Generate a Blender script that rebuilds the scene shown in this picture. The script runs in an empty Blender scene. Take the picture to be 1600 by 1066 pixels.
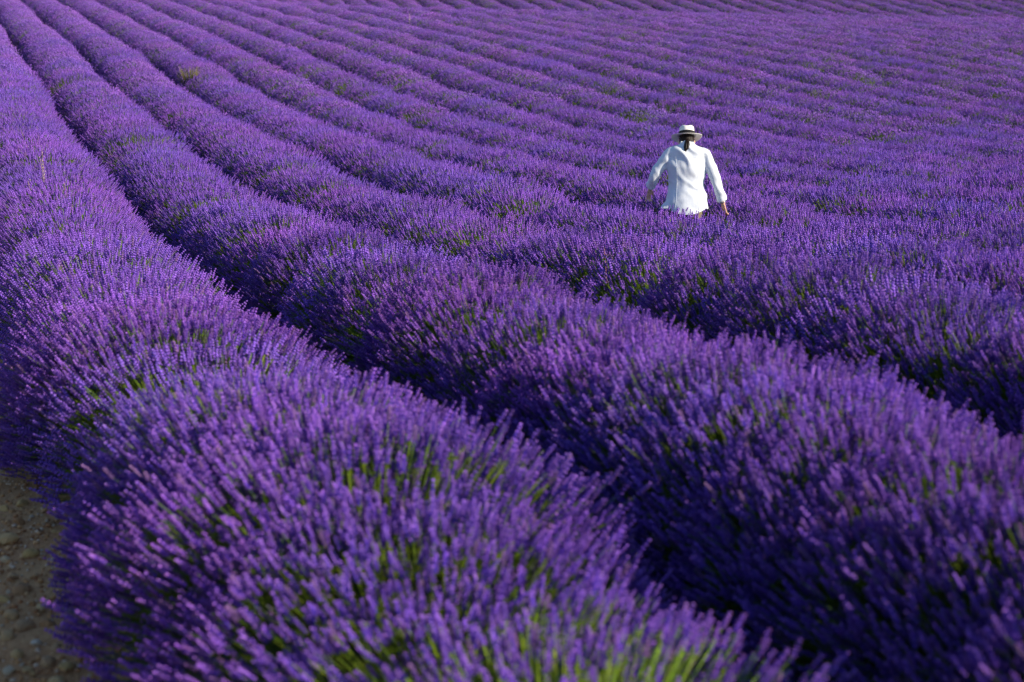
import bpy, bmesh, math, random
import numpy as np
from mathutils import Vector, Matrix, noise

random.seed(7)
rng = np.random.default_rng(7)
S = bpy.context.scene
C = S.collection
R = math.radians

# ------------------------------------------------------------------ camera, sky, sun, exposure
PV_OFF, PSCALE = 0.0, 1.0
PITCH = 0.178488                      # camera looks this far below the horizon
THETA = 0.341213                      # rows run this far to the left of the view
FPX = 2450.0                          # focal length in photo pixels (photo 1600 wide)
CAMZ = 2.05
cam = bpy.data.cameras.new('camera')
cam.sensor_width = 36.0
cam.lens = 36.0 * FPX / 1600.0
cam.clip_start = 0.1
cam.clip_end = 3000.0
cam.dof.use_dof = True
cam.dof.focus_distance = 16.0
cam.dof.aperture_fstop = 2.7
camo = bpy.data.objects.new('camera', cam)
camo.location = (0, 0, CAMZ)
camo.rotation_euler = (math.pi / 2 - PITCH, 0, 0)
C.objects.link(camo)
S.camera = camo

SUN_A, SUN_E = R(65), R(22)           # behind the camera and to its right
w = bpy.data.worlds.new('World')
S.world = w
w.use_nodes = True
nt = w.node_tree
bg = nt.nodes['Background']
sky = nt.nodes.new('ShaderNodeTexSky')
sky.sky_type = 'NISHITA'
sky.sun_disc = False
sky.ozone_density = 4.5
sky.dust_density = 0.4
sky.sun_elevation = SUN_E
sky.sun_rotation = math.pi - SUN_A
nt.links.new(sky.outputs[0], bg.inputs[0])
bg.inputs[1].default_value = 0.11
sun = bpy.data.lights.new('sun', 'SUN')
sun.energy = 5.0
sun.angle = R(0.5)
sun.color = (1.0, 0.89, 0.73)
suno = bpy.data.objects.new('sun', sun)
sd = Vector((math.sin(SUN_A) * math.cos(SUN_E), -math.cos(SUN_A) * math.cos(SUN_E), math.sin(SUN_E)))
suno.rotation_euler = sd.to_track_quat('Z', 'Y').to_euler()
suno.location = sd * 30
C.objects.link(suno)
S.view_settings.view_transform = 'Standard'
S.view_settings.look = 'None'
S.view_settings.exposure = 0.58
S.view_settings.gamma = 1.0
S.view_settings.use_curve_mapping = False

# ------------------------------------------------------------------ helpers
def tag(o, label=None, cat=None, group=None, kind=None):
    if label: o['label'] = label
    if cat: o['category'] = cat
    if group: o['group'] = group
    if kind: o['kind'] = kind
    return o

def link(name, me, parent=None, mats=()):
    o = bpy.data.objects.new(name, me)
    C.objects.link(o)
    if parent is not None:
        o.parent = parent
    if me is not None:
        for m in mats:
            me.materials.append(m)
    return o

class Soup:
    """collects triangles/quads with a per-vertex colour"""
    def __init__(s): s.v, s.f, s.c, s.n = [], [], [], 0
    def add(s, verts, faces, cols):
        verts = np.asarray(verts, float).reshape(-1, 3)
        s.v.append(verts)
        s.f.append(np.asarray(faces, int) + s.n)
        cols = np.asarray(cols, float)
        if cols.ndim == 1: cols = np.tile(cols, (len(verts), 1))
        s.c.append(cols)
        s.n += len(verts)
    def mesh(s, name):
        V = np.vstack(s.v); Cc = np.vstack(s.c)
        tri = [f for f in s.f if f.shape[1] == 3]
        quad = [f for f in s.f if f.shape[1] == 4]
        T = np.vstack(tri) if tri else np.zeros((0, 3), int)
        Q = np.vstack(quad) if quad else np.zeros((0, 4), int)
        me = bpy.data.meshes.new(name)
        me.vertices.add(len(V)); me.vertices.foreach_set('co', V.ravel().astype(np.float32))
        loops = np.r_[T.ravel(), Q.ravel()]
        me.loops.add(len(loops)); me.loops.foreach_set('vertex_index', loops.astype(np.int32))
        me.polygons.add(len(T) + len(Q))
        st = np.r_[np.arange(len(T)) * 3, len(T) * 3 + np.arange(len(Q)) * 4]
        me.polygons.foreach_set('loop_start', st.astype(np.int32))
        a = me.color_attributes.new('tint', 'FLOAT_COLOR', 'POINT')
        a.data.foreach_set('color', np.c_[Cc, np.ones(len(Cc))].ravel().astype(np.float32))
        me.update(calc_edges=True); me.validate()
        return me

def mat(name):
    m = bpy.data.materials.new(name); m.use_nodes = True
    n = m.node_tree
    return m, n, n.nodes['Principled BSDF']

def frame_of(d):
    d = d / np.linalg.norm(d, axis=-1, keepdims=True)
    h = np.where(np.abs(d[..., 2:3]) < 0.9, np.array([0, 0, 1.0]), np.array([1.0, 0, 0]))
    a = np.cross(d, h); a /= np.linalg.norm(a, axis=-1, keepdims=True)
    return d, a, np.cross(d, a)

# ------------------------------------------------------------------ terrain
SOL = np.array([[float(q) for q in r.split(',')] for r in
  '-2.25,-1.85,-1.49,-1.19,-0.99,-0.89,-0.89,-1.01,-1.22,-1.52,-1.86,-2.24,-2.63,-3.03;-2.15,-1.83,-1.51,-1.23,-1.03,-0.94,-0.99,-1.14,-1.36,-1.63,-1.92,-2.24,-2.56,-2.88;-2.00,-1.79,-1.55,-1.29,-1.07,-1.01,-1.11,-1.29,-1.50,-1.73,-1.97,-2.22,-2.47,-2.72;-1.75,-1.70,-1.61,-1.41,-1.10,-1.15,-1.31,-1.46,-1.63,-1.82,-2.01,-2.19,-2.36,-2.53;-1.35,-1.47,-1.57,-1.55,-1.39,-1.53,-1.53,-1.60,-1.74,-1.89,-2.02,-2.13,-2.21,-2.29;-0.84,-1.08,-1.34,-1.58,-1.64,-1.60,-1.58,-1.68,-1.83,-1.93,-1.98,-2.00,-2.00,-2.00;-0.28,-0.57,-0.85,-1.14,-1.42,-1.50,-1.58,-1.73,-1.85,-1.87,-1.83,-1.77,-1.71,-1.64;0.27,-0.02,-0.31,-0.67,-1.17,-1.37,-1.42,-1.55,-1.66,-1.63,-1.54,-1.44,-1.33,-1.24;0.75,0.46,0.14,-0.26,-0.81,-1.02,-1.04,-1.03,-1.12,-1.14,-1.08,-0.98,-0.88,-0.78;1.14,0.84,0.51,0.12,-0.35,-0.54,-0.55,-0.47,-0.43,-0.48,-0.47,-0.42,-0.35,-0.28;1.42,1.12,0.82,0.49,0.16,0.05,0.04,0.10,0.23,0.23,0.21,0.22,0.23,0.25;1.61,1.36,1.11,0.87,0.66,0.56,0.54,0.62,0.79,0.88,0.88,0.86,0.84,0.83;1.78,1.57,1.37,1.20,1.06,1.03,1.02,1.09,1.25,1.41,1.46,1.46,1.44,1.42;1.94,1.80,1.66,1.54,1.47,1.48,1.51,1.57,1.70,1.84,1.94,1.98,2.00,2.01;2.12,2.05,1.99,1.94,1.94,1.97,2.00,2.05,2.15,2.27,2.38,2.46,2.52,2.58;2.35,2.34,2.34,2.36,2.39,2.44,2.46,2.52,2.61,2.71,2.82,2.92,3.02,3.11;2.61,2.66,2.70,2.76,2.82,2.88,2.93,2.99,3.07,3.17,3.27,3.38,3.49,3.60;2.92,2.99,3.07,3.15,3.23,3.30,3.38,3.45,3.53,3.63,3.73,3.84,3.96,4.08;3.25,3.35,3.45,3.54,3.64,3.73,3.81,3.90,3.99,4.09,4.19,4.31,4.42,4.54;3.60,3.71,3.82,3.93,4.04,4.14,4.25,4.35,4.45,4.55,4.66,4.77,4.88,5.00;3.96,4.08,4.21,4.33,4.44,4.56,4.67,4.78,4.90,5.01,5.12,5.23,5.34,5.46;4.33,4.46,4.59,4.72,4.85,4.98,5.10,5.22,5.34,5.46,5.57,5.69,5.80,5.92;4.70,4.84,4.98,5.12,5.25,5.39,5.52,5.65,5.78,5.91,6.03,6.15,6.26,6.38;5.07,5.22,5.37,5.51,5.66,5.80,5.95,6.09,6.22,6.36,6.48,6.60,6.72,6.84'.split(';')])
NU, NV = SOL.shape
UM = 115.0
def PV(v): return np.log(1 + (np.maximum(np.asarray(v, float), -3.99) + 4) / 6.0)
PMAX = float(PV(110.0))
def bs(x, n, lo, hi):
    h = (hi - lo) / (n - 3); q = (x - lo) / h
    i = np.clip(np.floor(q).astype(int), 0, n - 4); w = np.clip(q - i, 0, 1)
    M = np.zeros((len(x), n)); ar = np.arange(len(x))
    for j, B in enumerate([(1 - w) ** 3 / 6, (3 * w ** 3 - 6 * w ** 2 + 4) / 6, (-3 * w ** 3 + 3 * w ** 2 + 3 * w + 1) / 6, w ** 3 / 6]):
        M[ar, i + j] += B
    return M
CT, ST = math.cos(THETA), math.sin(THETA)
def uv2xy(u, v): return -np.asarray(u) * ST + np.asarray(v) * CT, np.asarray(u) * CT + np.asarray(v) * ST
def xy2uv(x, y): return -np.asarray(x) * ST + np.asarray(y) * CT, np.asarray(x) * CT + np.asarray(y) * ST
CREST = 0.80                           # height of the lavender over the soil
def smooth(t):
    t = np.clip(t, 0, 1); return t * t * (3 - 2 * t)
def ground_z(u, v):
    u = np.atleast_1d(np.asarray(u, float)); v = np.atleast_1d(np.asarray(v, float))
    uc = np.clip(u, -5, UM); vc = np.clip(v, -1.5, 110)
    z = np.einsum('ij,ij->i', bs(uc + 5, NU, 0, UM + 5) @ SOL, bs(PV(vc), NV, 0, PMAX))
    z += (u - uc) * 0.03
    x, y = uv2xy(u, v)
    # the field breaks over a low ridge; beyond it the next slope rises
    r = y - (75.0 - 0.02 * (x - 15))
    z += np.where(r > 0, -1.6 * smooth(r / 16.0) + 2.9 * smooth((r - 12) / 45.0) + 0.02 * np.maximum(r - 20, 0), 0) * smooth((x + 18) / 14.0)
    return z - CREST + CAMZ
def gz(u, v): return float(ground_z(u, v)[0])
def project(x, y, z):
    dy = y * math.cos(PITCH) - (z - CAMZ) * math.sin(PITCH)
    dz = y * math.sin(PITCH) + (z - CAMZ) * math.cos(PITCH)
    return 800 + FPX * x / dy, 533 - FPX * dz / dy
def ray(px, py):
    rx, ry = (px - 800) / FPX, -(py - 533) / FPX
    return Vector((rx, math.cos(PITCH) + ry * math.sin(PITCH), -math.sin(PITCH) + ry * math.cos(PITCH)))
def hit(px, py, h):
    """where the pixel's ray meets the terrain raised by h"""
    d = ray(px, py); lo, hi = 1.0, 160.0
    ts = np.linspace(1.0, 150.0, 3000)
    X, Y, Z = d.x * ts, d.y * ts, CAMZ + d.z * ts
    u, v = xy2uv(X, Y)
    k = np.nonzero(Z < ground_z(u, v) + h)[0]
    k = k[0] if len(k) else len(ts) - 1
    return X[k], Y[k], Z[k]

# soil material: orange-brown stony earth
SOILM, n, b = mat('stony_soil')
tc = n.nodes.new('ShaderNodeTexCoord')
n1 = n.nodes.new('ShaderNodeTexNoise'); n1.inputs['Scale'].default_value = 3.0; n1.inputs['Detail'].default_value = 8
n2 = n.nodes.new('ShaderNodeTexNoise'); n2.inputs['Scale'].default_value = 45.0; n2.inputs['Detail'].default_value = 6
cr = n.nodes.new('ShaderNodeValToRGB')
cr.color_ramp.elements[0].position = 0.3; cr.color_ramp.elements[0].color = (0.46, 0.18, 0.06, 1)
cr.color_ramp.elements[1].position = 0.72; cr.color_ramp.elements[1].color = (0.70, 0.38, 0.16, 1)
mx = n.nodes.new('ShaderNodeMath'); mx.operation = 'ADD'
hf = n.nodes.new('ShaderNodeMath'); hf.operation = 'MULTIPLY'; hf.inputs[1].default_value = 0.5
bp = n.nodes.new('ShaderNodeBump'); bp.inputs['Strength'].default_value = 0.8; bp.inputs['Distance'].default_value = 0.02
for t in (n1, n2): n.links.new(tc.outputs['Object'], t.inputs['Vector'])
n.links.new(n1.outputs[0], mx.inputs[0]); n.links.new(n2.outputs[0], mx.inputs[1])
n.links.new(mx.outputs[0], hf.inputs[0]); n.links.new(hf.outputs[0], cr.inputs[0])
n.links.new(cr.outputs[0], b.inputs['Base Color']); n.links.new(n2.outputs[0], bp.inputs['Height'])
n.links.new(bp.outputs[0], b.inputs['Normal']); b.inputs['Roughness'].default_value = 0.95

def grid_mesh(name, us, vs):
    U, V = np.meshgrid(us, vs, indexing='ij')
    z = ground_z(U.ravel(), V.ravel())
    dd = np.hypot(U.ravel(), V.ravel())
    x, y = uv2xy(U.ravel(), V.ravel())
    z = z + np.where(dd < 30, np.array([noise.noise(Vector((a * 2.2, c * 2.2, 0))) * 0.02 + noise.noise(Vector((a * 7, c * 7, 3))) * 0.012 for a, c in zip(x, y)]), 0)
    a, c = U.shape
    I = np.arange(a * c).reshape(a, c)
    F = np.stack([I[:-1, :-1], I[1:, :-1], I[1:, 1:], I[:-1, 1:]], -1).reshape(-1, 4)[:, ::-1]
    s = Soup(); s.add(np.c_[x, y, z], F[:, ::-1], (1, 1, 1))
    return s.mesh(name)
us = np.r_[np.arange(-12, 2, 1.0), np.arange(2, 14, 0.12), np.arange(14, 40, 0.6), np.arange(40, 150, 2.0), np.arange(150, 900, 50)]
vs = np.r_[np.arange(-300, -20, 40), np.arange(-20, -1, 1.0), np.arange(-1, 3, 0.1), np.arange(3, 20, 0.5), np.arange(20, 120, 2.0), np.arange(120, 600, 40)]
ground = link('ground', grid_mesh('ground', us, vs), mats=[SOILM])
for p in ground.data.polygons: p.use_smooth = True
tag(ground, 'orange brown stony soil under and between the lavender rows', 'ground', kind='structure')

# ------------------------------------------------------------------ lavender materials
def plant_mat(name, rough, trans, vary):
    m, n, b = mat(name)
    at = n.nodes.new('ShaderNodeAttribute'); at.attribute_name = 'tint'
    oi = n.nodes.new('ShaderNodeObjectInfo')
    mr = n.nodes.new('ShaderNodeMapRange')
    mr.inputs['To Min'].default_value = 1 - vary; mr.inputs['To Max'].default_value = 1 + vary
    n.links.new(oi.outputs['Random'], mr.inputs['Value'])
    hs = n.nodes.new('ShaderNodeHueSaturation')
    n.links.new(at.outputs['Color'], hs.inputs['Color']); n.links.new(mr.outputs[0], hs.inputs['Value'])
    geo = n.nodes.new('ShaderNodeNewGeometry')
    no = n.nodes.new('ShaderNodeTexNoise'); no.inputs['Scale'].default_value = 0.7; no.inputs['Detail'].default_value = 2
    n.links.new(geo.outputs['Position'], no.inputs['Vector'])
    m2 = n.nodes.new('ShaderNodeMapRange'); m2.inputs['From Min'].default_value = 0.3; m2.inputs['From Max'].default_value = 0.7
    m2.inputs['To Min'].default_value = 0.482; m2.inputs['To Max'].default_value = 0.516
    n.links.new(no.outputs[0], m2.inputs['Value']); n.links.new(m2.outputs[0], hs.inputs['Hue'])
    n.links.new(hs.outputs[0], b.inputs['Base Color'])
    b.inputs['Roughness'].default_value = rough
    b.inputs['Specular IOR Level'].default_value = 0.15
    out = n.nodes['Material Output']
    tr = n.nodes.new('ShaderNodeBsdfTranslucent'); n.links.new(hs.outputs[0], tr.inputs['Color'])
    ms = n.nodes.new('ShaderNodeMixShader'); ms.inputs[0].default_value = trans
    n.links.new(b.outputs[0], ms.inputs[1]); n.links.new(tr.outputs[0], ms.inputs[2]); n.links.new(ms.outputs[0], out.inputs['Surface'])
    return m
FLOWERM = plant_mat('lavender_flower', 0.75, 0.12, 0.10)
LEAFM = plant_mat('lavender_leaf', 0.6, 0.2, 0.14)

CAL = np.array([0.070, 0.026, 0.40])    # calyx
COR = np.array([0.375, 0.145, 0.63])     # open corolla
PAL = np.array([0.42, 0.22, 0.62])
FADE = np.array([0.26, 0.14, 0.22])     # a few spikes going over
STEM = np.array([0.125, 0.20, 0.018])
LEAF = np.array([0.065, 0.11, 0.026])

# ------------------------------------------------------------------ one lavender bush, at four levels of detail
RX, RZ, RY = 0.775, 0.735, 0.50
def profile(phi):
    """steep-sided loaf: the cross-section of a clipped row"""
    s_, c_ = np.sin(phi), np.cos(phi)
    return np.sign(s_) * np.abs(s_) ** 0.86 * RX, np.maximum(np.abs(c_) ** 0.80 * RZ * np.sign(c_), -0.02)
_ph = np.linspace(-R(90), R(90), 2001)
_px, _pz = profile(_ph)
_arc = np.r_[0, np.cumsum(np.hypot(np.diff(_px), np.diff(_pz)))]
_arc /= _arc[-1]
def phi_from_arc(t): return np.interp(t, _arc, _ph)
def bush_stems(n, seed):
    r = np.random.default_rng(seed)
    phi = phi_from_arc(r.uniform(0, 1, n))
    yy = r.uniform(-1, 1, n) * RY
    q = 1 - 0.24 * (yy / RY) ** 2
    # a few lobes so that the surface is not one smooth dome
    lob = 1 + 0.03 * np.sin(phi * 4 + yy * 7 + r.uniform(0, 6)) + 0.025 * np.sin(phi * 9 - yy * 13 + r.uniform(0, 6))
    rad = q * lob * (1 + np.clip(r.normal(0, 0.042, n), -0.2, 0.12) - 0.30 * (r.random(n) < 0.22) * r.random(n))
    px_, pz_ = profile(phi)
    tip = np.c_[px_ * rad, yy + r.normal(0, .03, n), 0.08 + pz_ * rad]
    tip[:, 2] = np.maximum(tip[:, 2], 0.06)
    org = np.c_[np.sin(phi) * 0.16, yy * 0.45, 0.06 + 0.12 * np.cos(phi)]
    d = tip - org
    d /= np.linalg.norm(d, axis=1, keepdims=True)
    sd_ = d * 0.8 + np.array([0, 0, 0.26]) + r.normal(0, 0.12, (n, 3))
    sd_ /= np.linalg.norm(sd_, axis=1, keepdims=True)
    return r, org, tip, sd_

def spike_colours(r, n):
    k = r.random(n)
    lum = np.clip(r.normal(1.0, 0.18, n), 0.6, 1.5)
    return k, lum

def build_flowers(lod, n, seed, keep=1.0):
    r, org, tip, sd_ = bush_stems(n, seed)
    sel = r.random(n) < keep
    s = Soup()
    L = r.uniform(0.040, 0.080, n) * (1.0, 1.0, 1.1, 1.35)[lod]
    W = r.uniform(0.0060, 0.0092, n) * (1.0, 1.15, 1.35, 2.0)[lod]
    d, a, b = frame_of(sd_)
    k, lum = spike_colours(r, n)
    if lod >= 2:
        lum = 0.92 + (lum - 1) * 0.5; k = k * 0.94
    base = tip - d * L[:, None]
    for i in np.nonzero(sel)[0]:
        c1 = CAL * lum[i]; c2 = (COR * (1 - 0.5 * k[i]) + PAL * 0.5 * k[i]) * lum[i]
        if k[i] > 0.96: c1 = c1 * 0.4 + FADE * 0.5; c2 = c2 * 0.35 + FADE * 0.65
        if lod == 0:
            nw = int(5 + 2 * k[i]); verts = []; faces = []; cols = []
            # core
            for j in range(2):
                for m_ in range(3):
                    an = m_ * 2.094
                    verts.append(base[i] + d[i] * L[i] * (j * 0.98) + (a[i] * math.cos(an) + b[i] * math.sin(an)) * W[i] * (0.42, 0.15)[j]); cols.append(c1 * 0.8)
            for m_ in range(3):
                q = (m_ + 1) % 3
                faces += [[m_, q, 3 + q], [m_, 3 + q, 3 + m_]]
            gap = r.random() < 0.5
            for wv in range(nw):
                t = (wv / (nw - 1)) if not gap else (0.0 if wv == 0 else 0.25 + 0.75 * (wv - 1) / (nw - 2))
                rr = W[i] * (1.0 - 0.45 * t ** 2) * r.uniform(0.85, 1.15)
                nf = 5
                ph = r.uniform(0, 6.28)
                for m_ in range(nf):
                    if r.random() < 0.08: continue
                    an = ph + m_ * 6.283 / nf + r.normal(0, 0.15)
                    o = a[i] * math.cos(an) + b[i] * math.sin(an)
                    t_ = -a[i] * math.sin(an) + b[i] * math.cos(an)
                    p0 = base[i] + d[i] * (t * L[i] * 0.92)
                    le = 0.0095 * r.uniform(0.8, 1.2); wd = 0.0031
                    m0 = p0 + o * rr * 0.62 + d[i] * le * 0.45
                    p1 = p0 + o * rr * 1.1 + d[i] * le
                    i0 = len(verts)
                    verts += [p0, m0 + t_ * wd, m0 - t_ * wd + o * 0.001, p1, m0 + o * wd - d[i] * wd * .4]
                    op = r.random() < 0.45
                    ce = c2 * 1.1 if op else c1 * 0.35 + c2 * 0.65
                    cols += [c1 * 0.9, c1 * 0.4 + ce * 0.6, c1 * 0.4 + ce * 0.6, ce * 1.1, ce]
                    faces += [[i0, i0 + 1, i0 + 4], [i0, i0 + 4, i0 + 2], [i0 + 1, i0 + 3, i0 + 4], [i0 + 4, i0 + 3, i0 + 2]]
            s.add(verts, faces, cols)
        elif lod == 1:
            nw = 4; verts = []; faces = []; cols = []
            ph = r.uniform(0, 6.28)
            for wv in range(nw):
                t = wv / nw
                rr = W[i] * (1.05 - 0.5 * t ** 2) * r.uniform(0.8, 1.2)
                p0 = base[i] + d[i] * (t * L[i]); le = L[i] / nw * 1.0
                i0 = len(verts)
                cc = c1 * 0.3 + c2 * 0.7
                verts += [p0]; cols += [c1 * .85]
                for m_ in range(4):
                    an = ph + wv * .8 + m_ * 1.5708
                    o = a[i] * math.cos(an) + b[i] * math.sin(an)
                    verts.append(p0 + o * rr + d[i] * le * 0.75); cols.append(cc * r.uniform(.8, 1.25))
                verts.append(p0 + d[i] * le * 1.25); cols.append(c1)
                for m_ in range(4):
                    q = (m_ + 1) % 4
                    faces += [[i0, i0 + 1 + q, i0 + 1 + m_], [i0 + 5, i0 + 1 + m_, i0 + 1 + q]]
            s.add(verts, faces, cols)
        else:
            cc = c1 * 0.45 + c2 * 0.55
            ph = r.uniform(0, 6.28); verts = [base[i]]; cols = [c1]
            for m_ in range(3):
                an = ph + m_ * 2.094
                verts.append(base[i] + d[i] * L[i] * 0.4 + (a[i] * math.cos(an) + b[i] * math.sin(an)) * W[i]); cols.append(cc)
            verts.append(tip[i]); cols.append(c2)
            s.add(verts, [[0, 2, 1], [0, 3, 2], [0, 1, 3], [4, 1, 2], [4, 2, 3], [4, 3, 1]], cols)
    return s.mesh('flower_spikes')

def build_stems(lod, n, seed, green=1.0):
    r, org, tip, sd_ = bush_stems(n, seed)
    s = Soup()
    step = (1, 1, 2, 4)[lod]
    wd = (0.0013, 0.0018, 0.0030, 0.005)[lod]
    d, a, b = frame_of(sd_)
    for i in range(0, n, step):
        c = STEM * r.uniform(0.7, 1.35) * green
        c = c * np.array([r.uniform(0.85, 1.25), 1, 1])
        m1 = org[i] + (tip[i] - org[i]) * 0.5 + d[i] * 0.0 + np.array([0, 0, -0.015])
        p = [org[i], m1, tip[i] - d[i] * 0.05]
        e = a[i] * math.cos(i) + b[i] * math.sin(i); f_ = np.cross(d[i], e)
        if lod == 0:
            V = []
            for q in p:
                for m_ in range(3):
                    V.append(q + (e * math.cos(m_ * 2.094) + f_ * math.sin(m_ * 2.094)) * wd)
            F = []
            for q in range(2):
                for m_ in range(3):
                    m2 = (m_ + 1) % 3
                    F.append([q * 3 + m_, q * 3 + m2, q * 3 + 3 + m2, q * 3 + 3 + m_])
            s.add(V, F, np.vstack([np.tile(c * 0.8, (3, 1)), np.tile(c, (3, 1)), np.tile(c * 1.1, (3, 1))]))
        else:
            V = [p[1] - e * wd, p[1] + e * wd, p[2] + e * wd * .7, p[2] - e * wd * .7]
            s.add(V, [[0, 1, 2, 3]], c)
    # narrow leaves filling the lower two thirds of the bush
    nl = (700, 420, 220, 90)[lod]
    r2, o2, t2, d2 = bush_stems(nl, seed + 500)
    fr = r2.uniform(0.35, 0.78, nl)
    D, A, B = frame_of(d2)
    lw = (0.0032, 0.0042, 0.008, 0.014)[lod]
    for i in range(nl):
        q = o2[i] + (t2[i] - o2[i]) * fr[i]
        le = r2.uniform(0.05, 0.13)
        dd = D[i] + r2.normal(0, 0.25, 3); dd /= np.linalg.norm(dd)
        e = A[i] * math.cos(i * 2.4) + B[i] * math.sin(i * 2.4)
        c = LEAF * r2.uniform(0.7, 1.5) * green
        s.add([q - e * lw, q + e * lw, q + dd * le + e * lw * .3, q + dd * le - e * lw * .3], [[0, 1, 2, 3]], c)
    # inner woody mass
    na, nb = 12, 7
    V, F = [], []
    for j in range(nb):
        yj = (j / (nb - 1) * 2 - 1) * RY * 1.05
        for i in range(na):
            ph = (i / (na - 1) * 2 - 1) * R(90)
            rr = 0.50 * (1 - 0.15 * (yj / RY) ** 2) * (1 + 0.12 * r2.normal())
            qx, qz = profile(np.array([ph])); V.append([qx[0] * rr * 1.25, yj, 0.0 + max(0, qz[0]) * rr * 1.2])
    for j in range(nb - 1):
        for i in range(na - 1):
            F.append([j * na + i, j * na + i + 1, (j + 1) * na + i + 1, (j + 1) * na + i])
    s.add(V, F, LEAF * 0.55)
    return s.mesh('leafy_stems')

# variants: (lod, number of spikes, share kept, greenness)
SPEC = [(0, 2500, .98, 1), (0, 2400, .97, 1), (0, 2500, .96, 1), (0, 1600, .55, 1.4),
        (1, 1350, .98, 1), (1, 1300, .97, 1), (1, 1350, .97, 1), (1, 700, .45, 1.25),
        (2, 950, .97, 1), (2, 900, .95, 1), (2, 950, .95, 1), (2, 560, .45, 1.2),
        (3, 420, .98, 1), (3, 400, .95, 1), (3, 300, .5, 1.15)]
LODS = {0: [0, 1, 2], 1: [4, 5, 6], 2: [8, 9, 10], 3: [12, 13]}
GREEN = {0: 3, 1: 7, 2: 11, 3: 14}
PF, PS = [], []
for q, (l, n_, kp, gr) in enumerate(SPEC):
    f = bpy.data.objects.new('flower_source', build_flowers(l, n_, 100 + q, kp)); f.data.materials.append(FLOWERM); PF.append(f)
    t = bpy.data.objects.new('stem_source', build_stems(l, n_, 100 + q, gr)); t.data.materials.append(LEAFM); PS.append(t)

def scatter_tree(name, protos):
    g = bpy.data.node_groups.new(name, 'GeometryNodeTree')
    g.interface.new_socket('Geometry', in_out='INPUT', socket_type='NodeSocketGeometry')
    g.interface.new_socket('Geometry', in_out='OUTPUT', socket_type='NodeSocketGeometry')
    gi = g.nodes.new('NodeGroupInput'); go = g.nodes.new('NodeGroupOutput')
    jn = g.nodes.new('GeometryNodeJoinGeometry')
    def attr(nm, ty):
        a = g.nodes.new('GeometryNodeInputNamedAttribute'); a.data_type = ty; a.inputs[0].default_value = nm
        return a.outputs[0]
    vi, ro, sc = attr('variant', 'INT'), attr('turn', 'FLOAT_VECTOR'), attr('size', 'FLOAT_VECTOR')
    for q, o in enumerate(protos):
        oi = g.nodes.new('GeometryNodeObjectInfo'); oi.inputs['Object'].default_value = o
        oi.inputs['As Instance'].default_value = False
        cp = g.nodes.new('FunctionNodeCompare'); cp.data_type = 'INT'; cp.operation = 'EQUAL'
        g.links.new(vi, cp.inputs[2]); cp.inputs[3].default_value = q
        ip = g.nodes.new('GeometryNodeInstanceOnPoints')
        g.links.new(gi.outputs[0], ip.inputs['Points']); g.links.new(cp.outputs[0], ip.inputs['Selection'])
        g.links.new(oi.outputs['Geometry'], ip.inputs['Instance'])
        g.links.new(ro, ip.inputs['Rotation']); g.links.new(sc, ip.inputs['Scale'])
        g.links.new(ip.outputs[0], jn.inputs[0])
    g.links.new(jn.outputs[0], go.inputs[0])
    return g
GF, GS = scatter_tree('flower_scatter', PF), scatter_tree('stem_scatter', PS)

# ------------------------------------------------------------------ the rows
SPACING, FIRST = 1.756, 1.20
NROWS = 52
GREEN_SPOTS = [(670, 545), (630, 600), (1470, 545),
               (800, 470), (930, 132), (970, 142), (300, 30), (565, 72), (1290, 470), (905, 215), (1010, 270), (1460, 272),
               (1250, 150), (1475, 138), (1320, 108), (880, 450), (1130, 470)]
spots = []
for px, py in GREEN_SPOTS:
    x, y, z = hit(px, py, 0.6)
    spots.append(xy2uv(x, y))
spots += [(3.3, 1.3), (3.75, 1.3)]       # thin-flowered plants at the near end of the first row
ORD = ['first', 'second', 'third', 'fourth', 'fifth', 'sixth', 'seventh', 'eighth', 'ninth', 'tenth', 'eleventh', 'twelfth', 'thirteenth', 'fourteenth',
       'fifteenth', 'sixteenth', 'seventeenth', 'eighteenth', 'nineteenth', 'twentieth', 'twenty-first', 'twenty-second', 'twenty-third', 'twenty-fourth', 'twenty-fifth',
       'twenty-sixth', 'twenty-seventh', 'twenty-eighth', 'twenty-ninth', 'thirtieth', 'thirty-first', 'thirty-second', 'thirty-third', 'thirty-fourth', 'thirty-fifth']
NEAR = ['nearest purple lavender row, beside the stony soil in the lower left corner',
        'second nearest purple lavender row, next to the row beside the stony soil',
        'purple lavender row just before the row that hides the legs of the person',
        'purple lavender row right in front of the walking person, hiding the legs']
def row_label(k):
    if k <= 4: return NEAR[k - 1]
    if k == 5: return 'purple lavender row that the walking person has just beyond the hat and shirt'
    if k - 4 <= 32: return 'purple lavender row, %s one beyond the walking person' % ORD[k - 5]
    return 'distant purple lavender row on the upper right slope near the ridge'

def points_object(name, P, parent, tree, kind):
    me = bpy.data.meshes.new(name)
    me.vertices.add(len(P['co'])); me.vertices.foreach_set('co', P['co'].ravel().astype(np.float32))
    a = me.attributes.new('variant', 'INT', 'POINT'); a.data.foreach_set('value', P['var'].astype(np.int32))
    a = me.attributes.new('turn', 'FLOAT_VECTOR', 'POINT'); a.data.foreach_set('vector', P['rot'].ravel().astype(np.float32))
    a = me.attributes.new('size', 'FLOAT_VECTOR', 'POINT'); a.data.foreach_set('vector', P['sc'].ravel().astype(np.float32))
    me.update()
    o = link(name, me, parent)
    m = o.modifiers.new('bushes', 'NODES'); m.node_group = tree
    o['kind'] = kind
    return o

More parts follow.
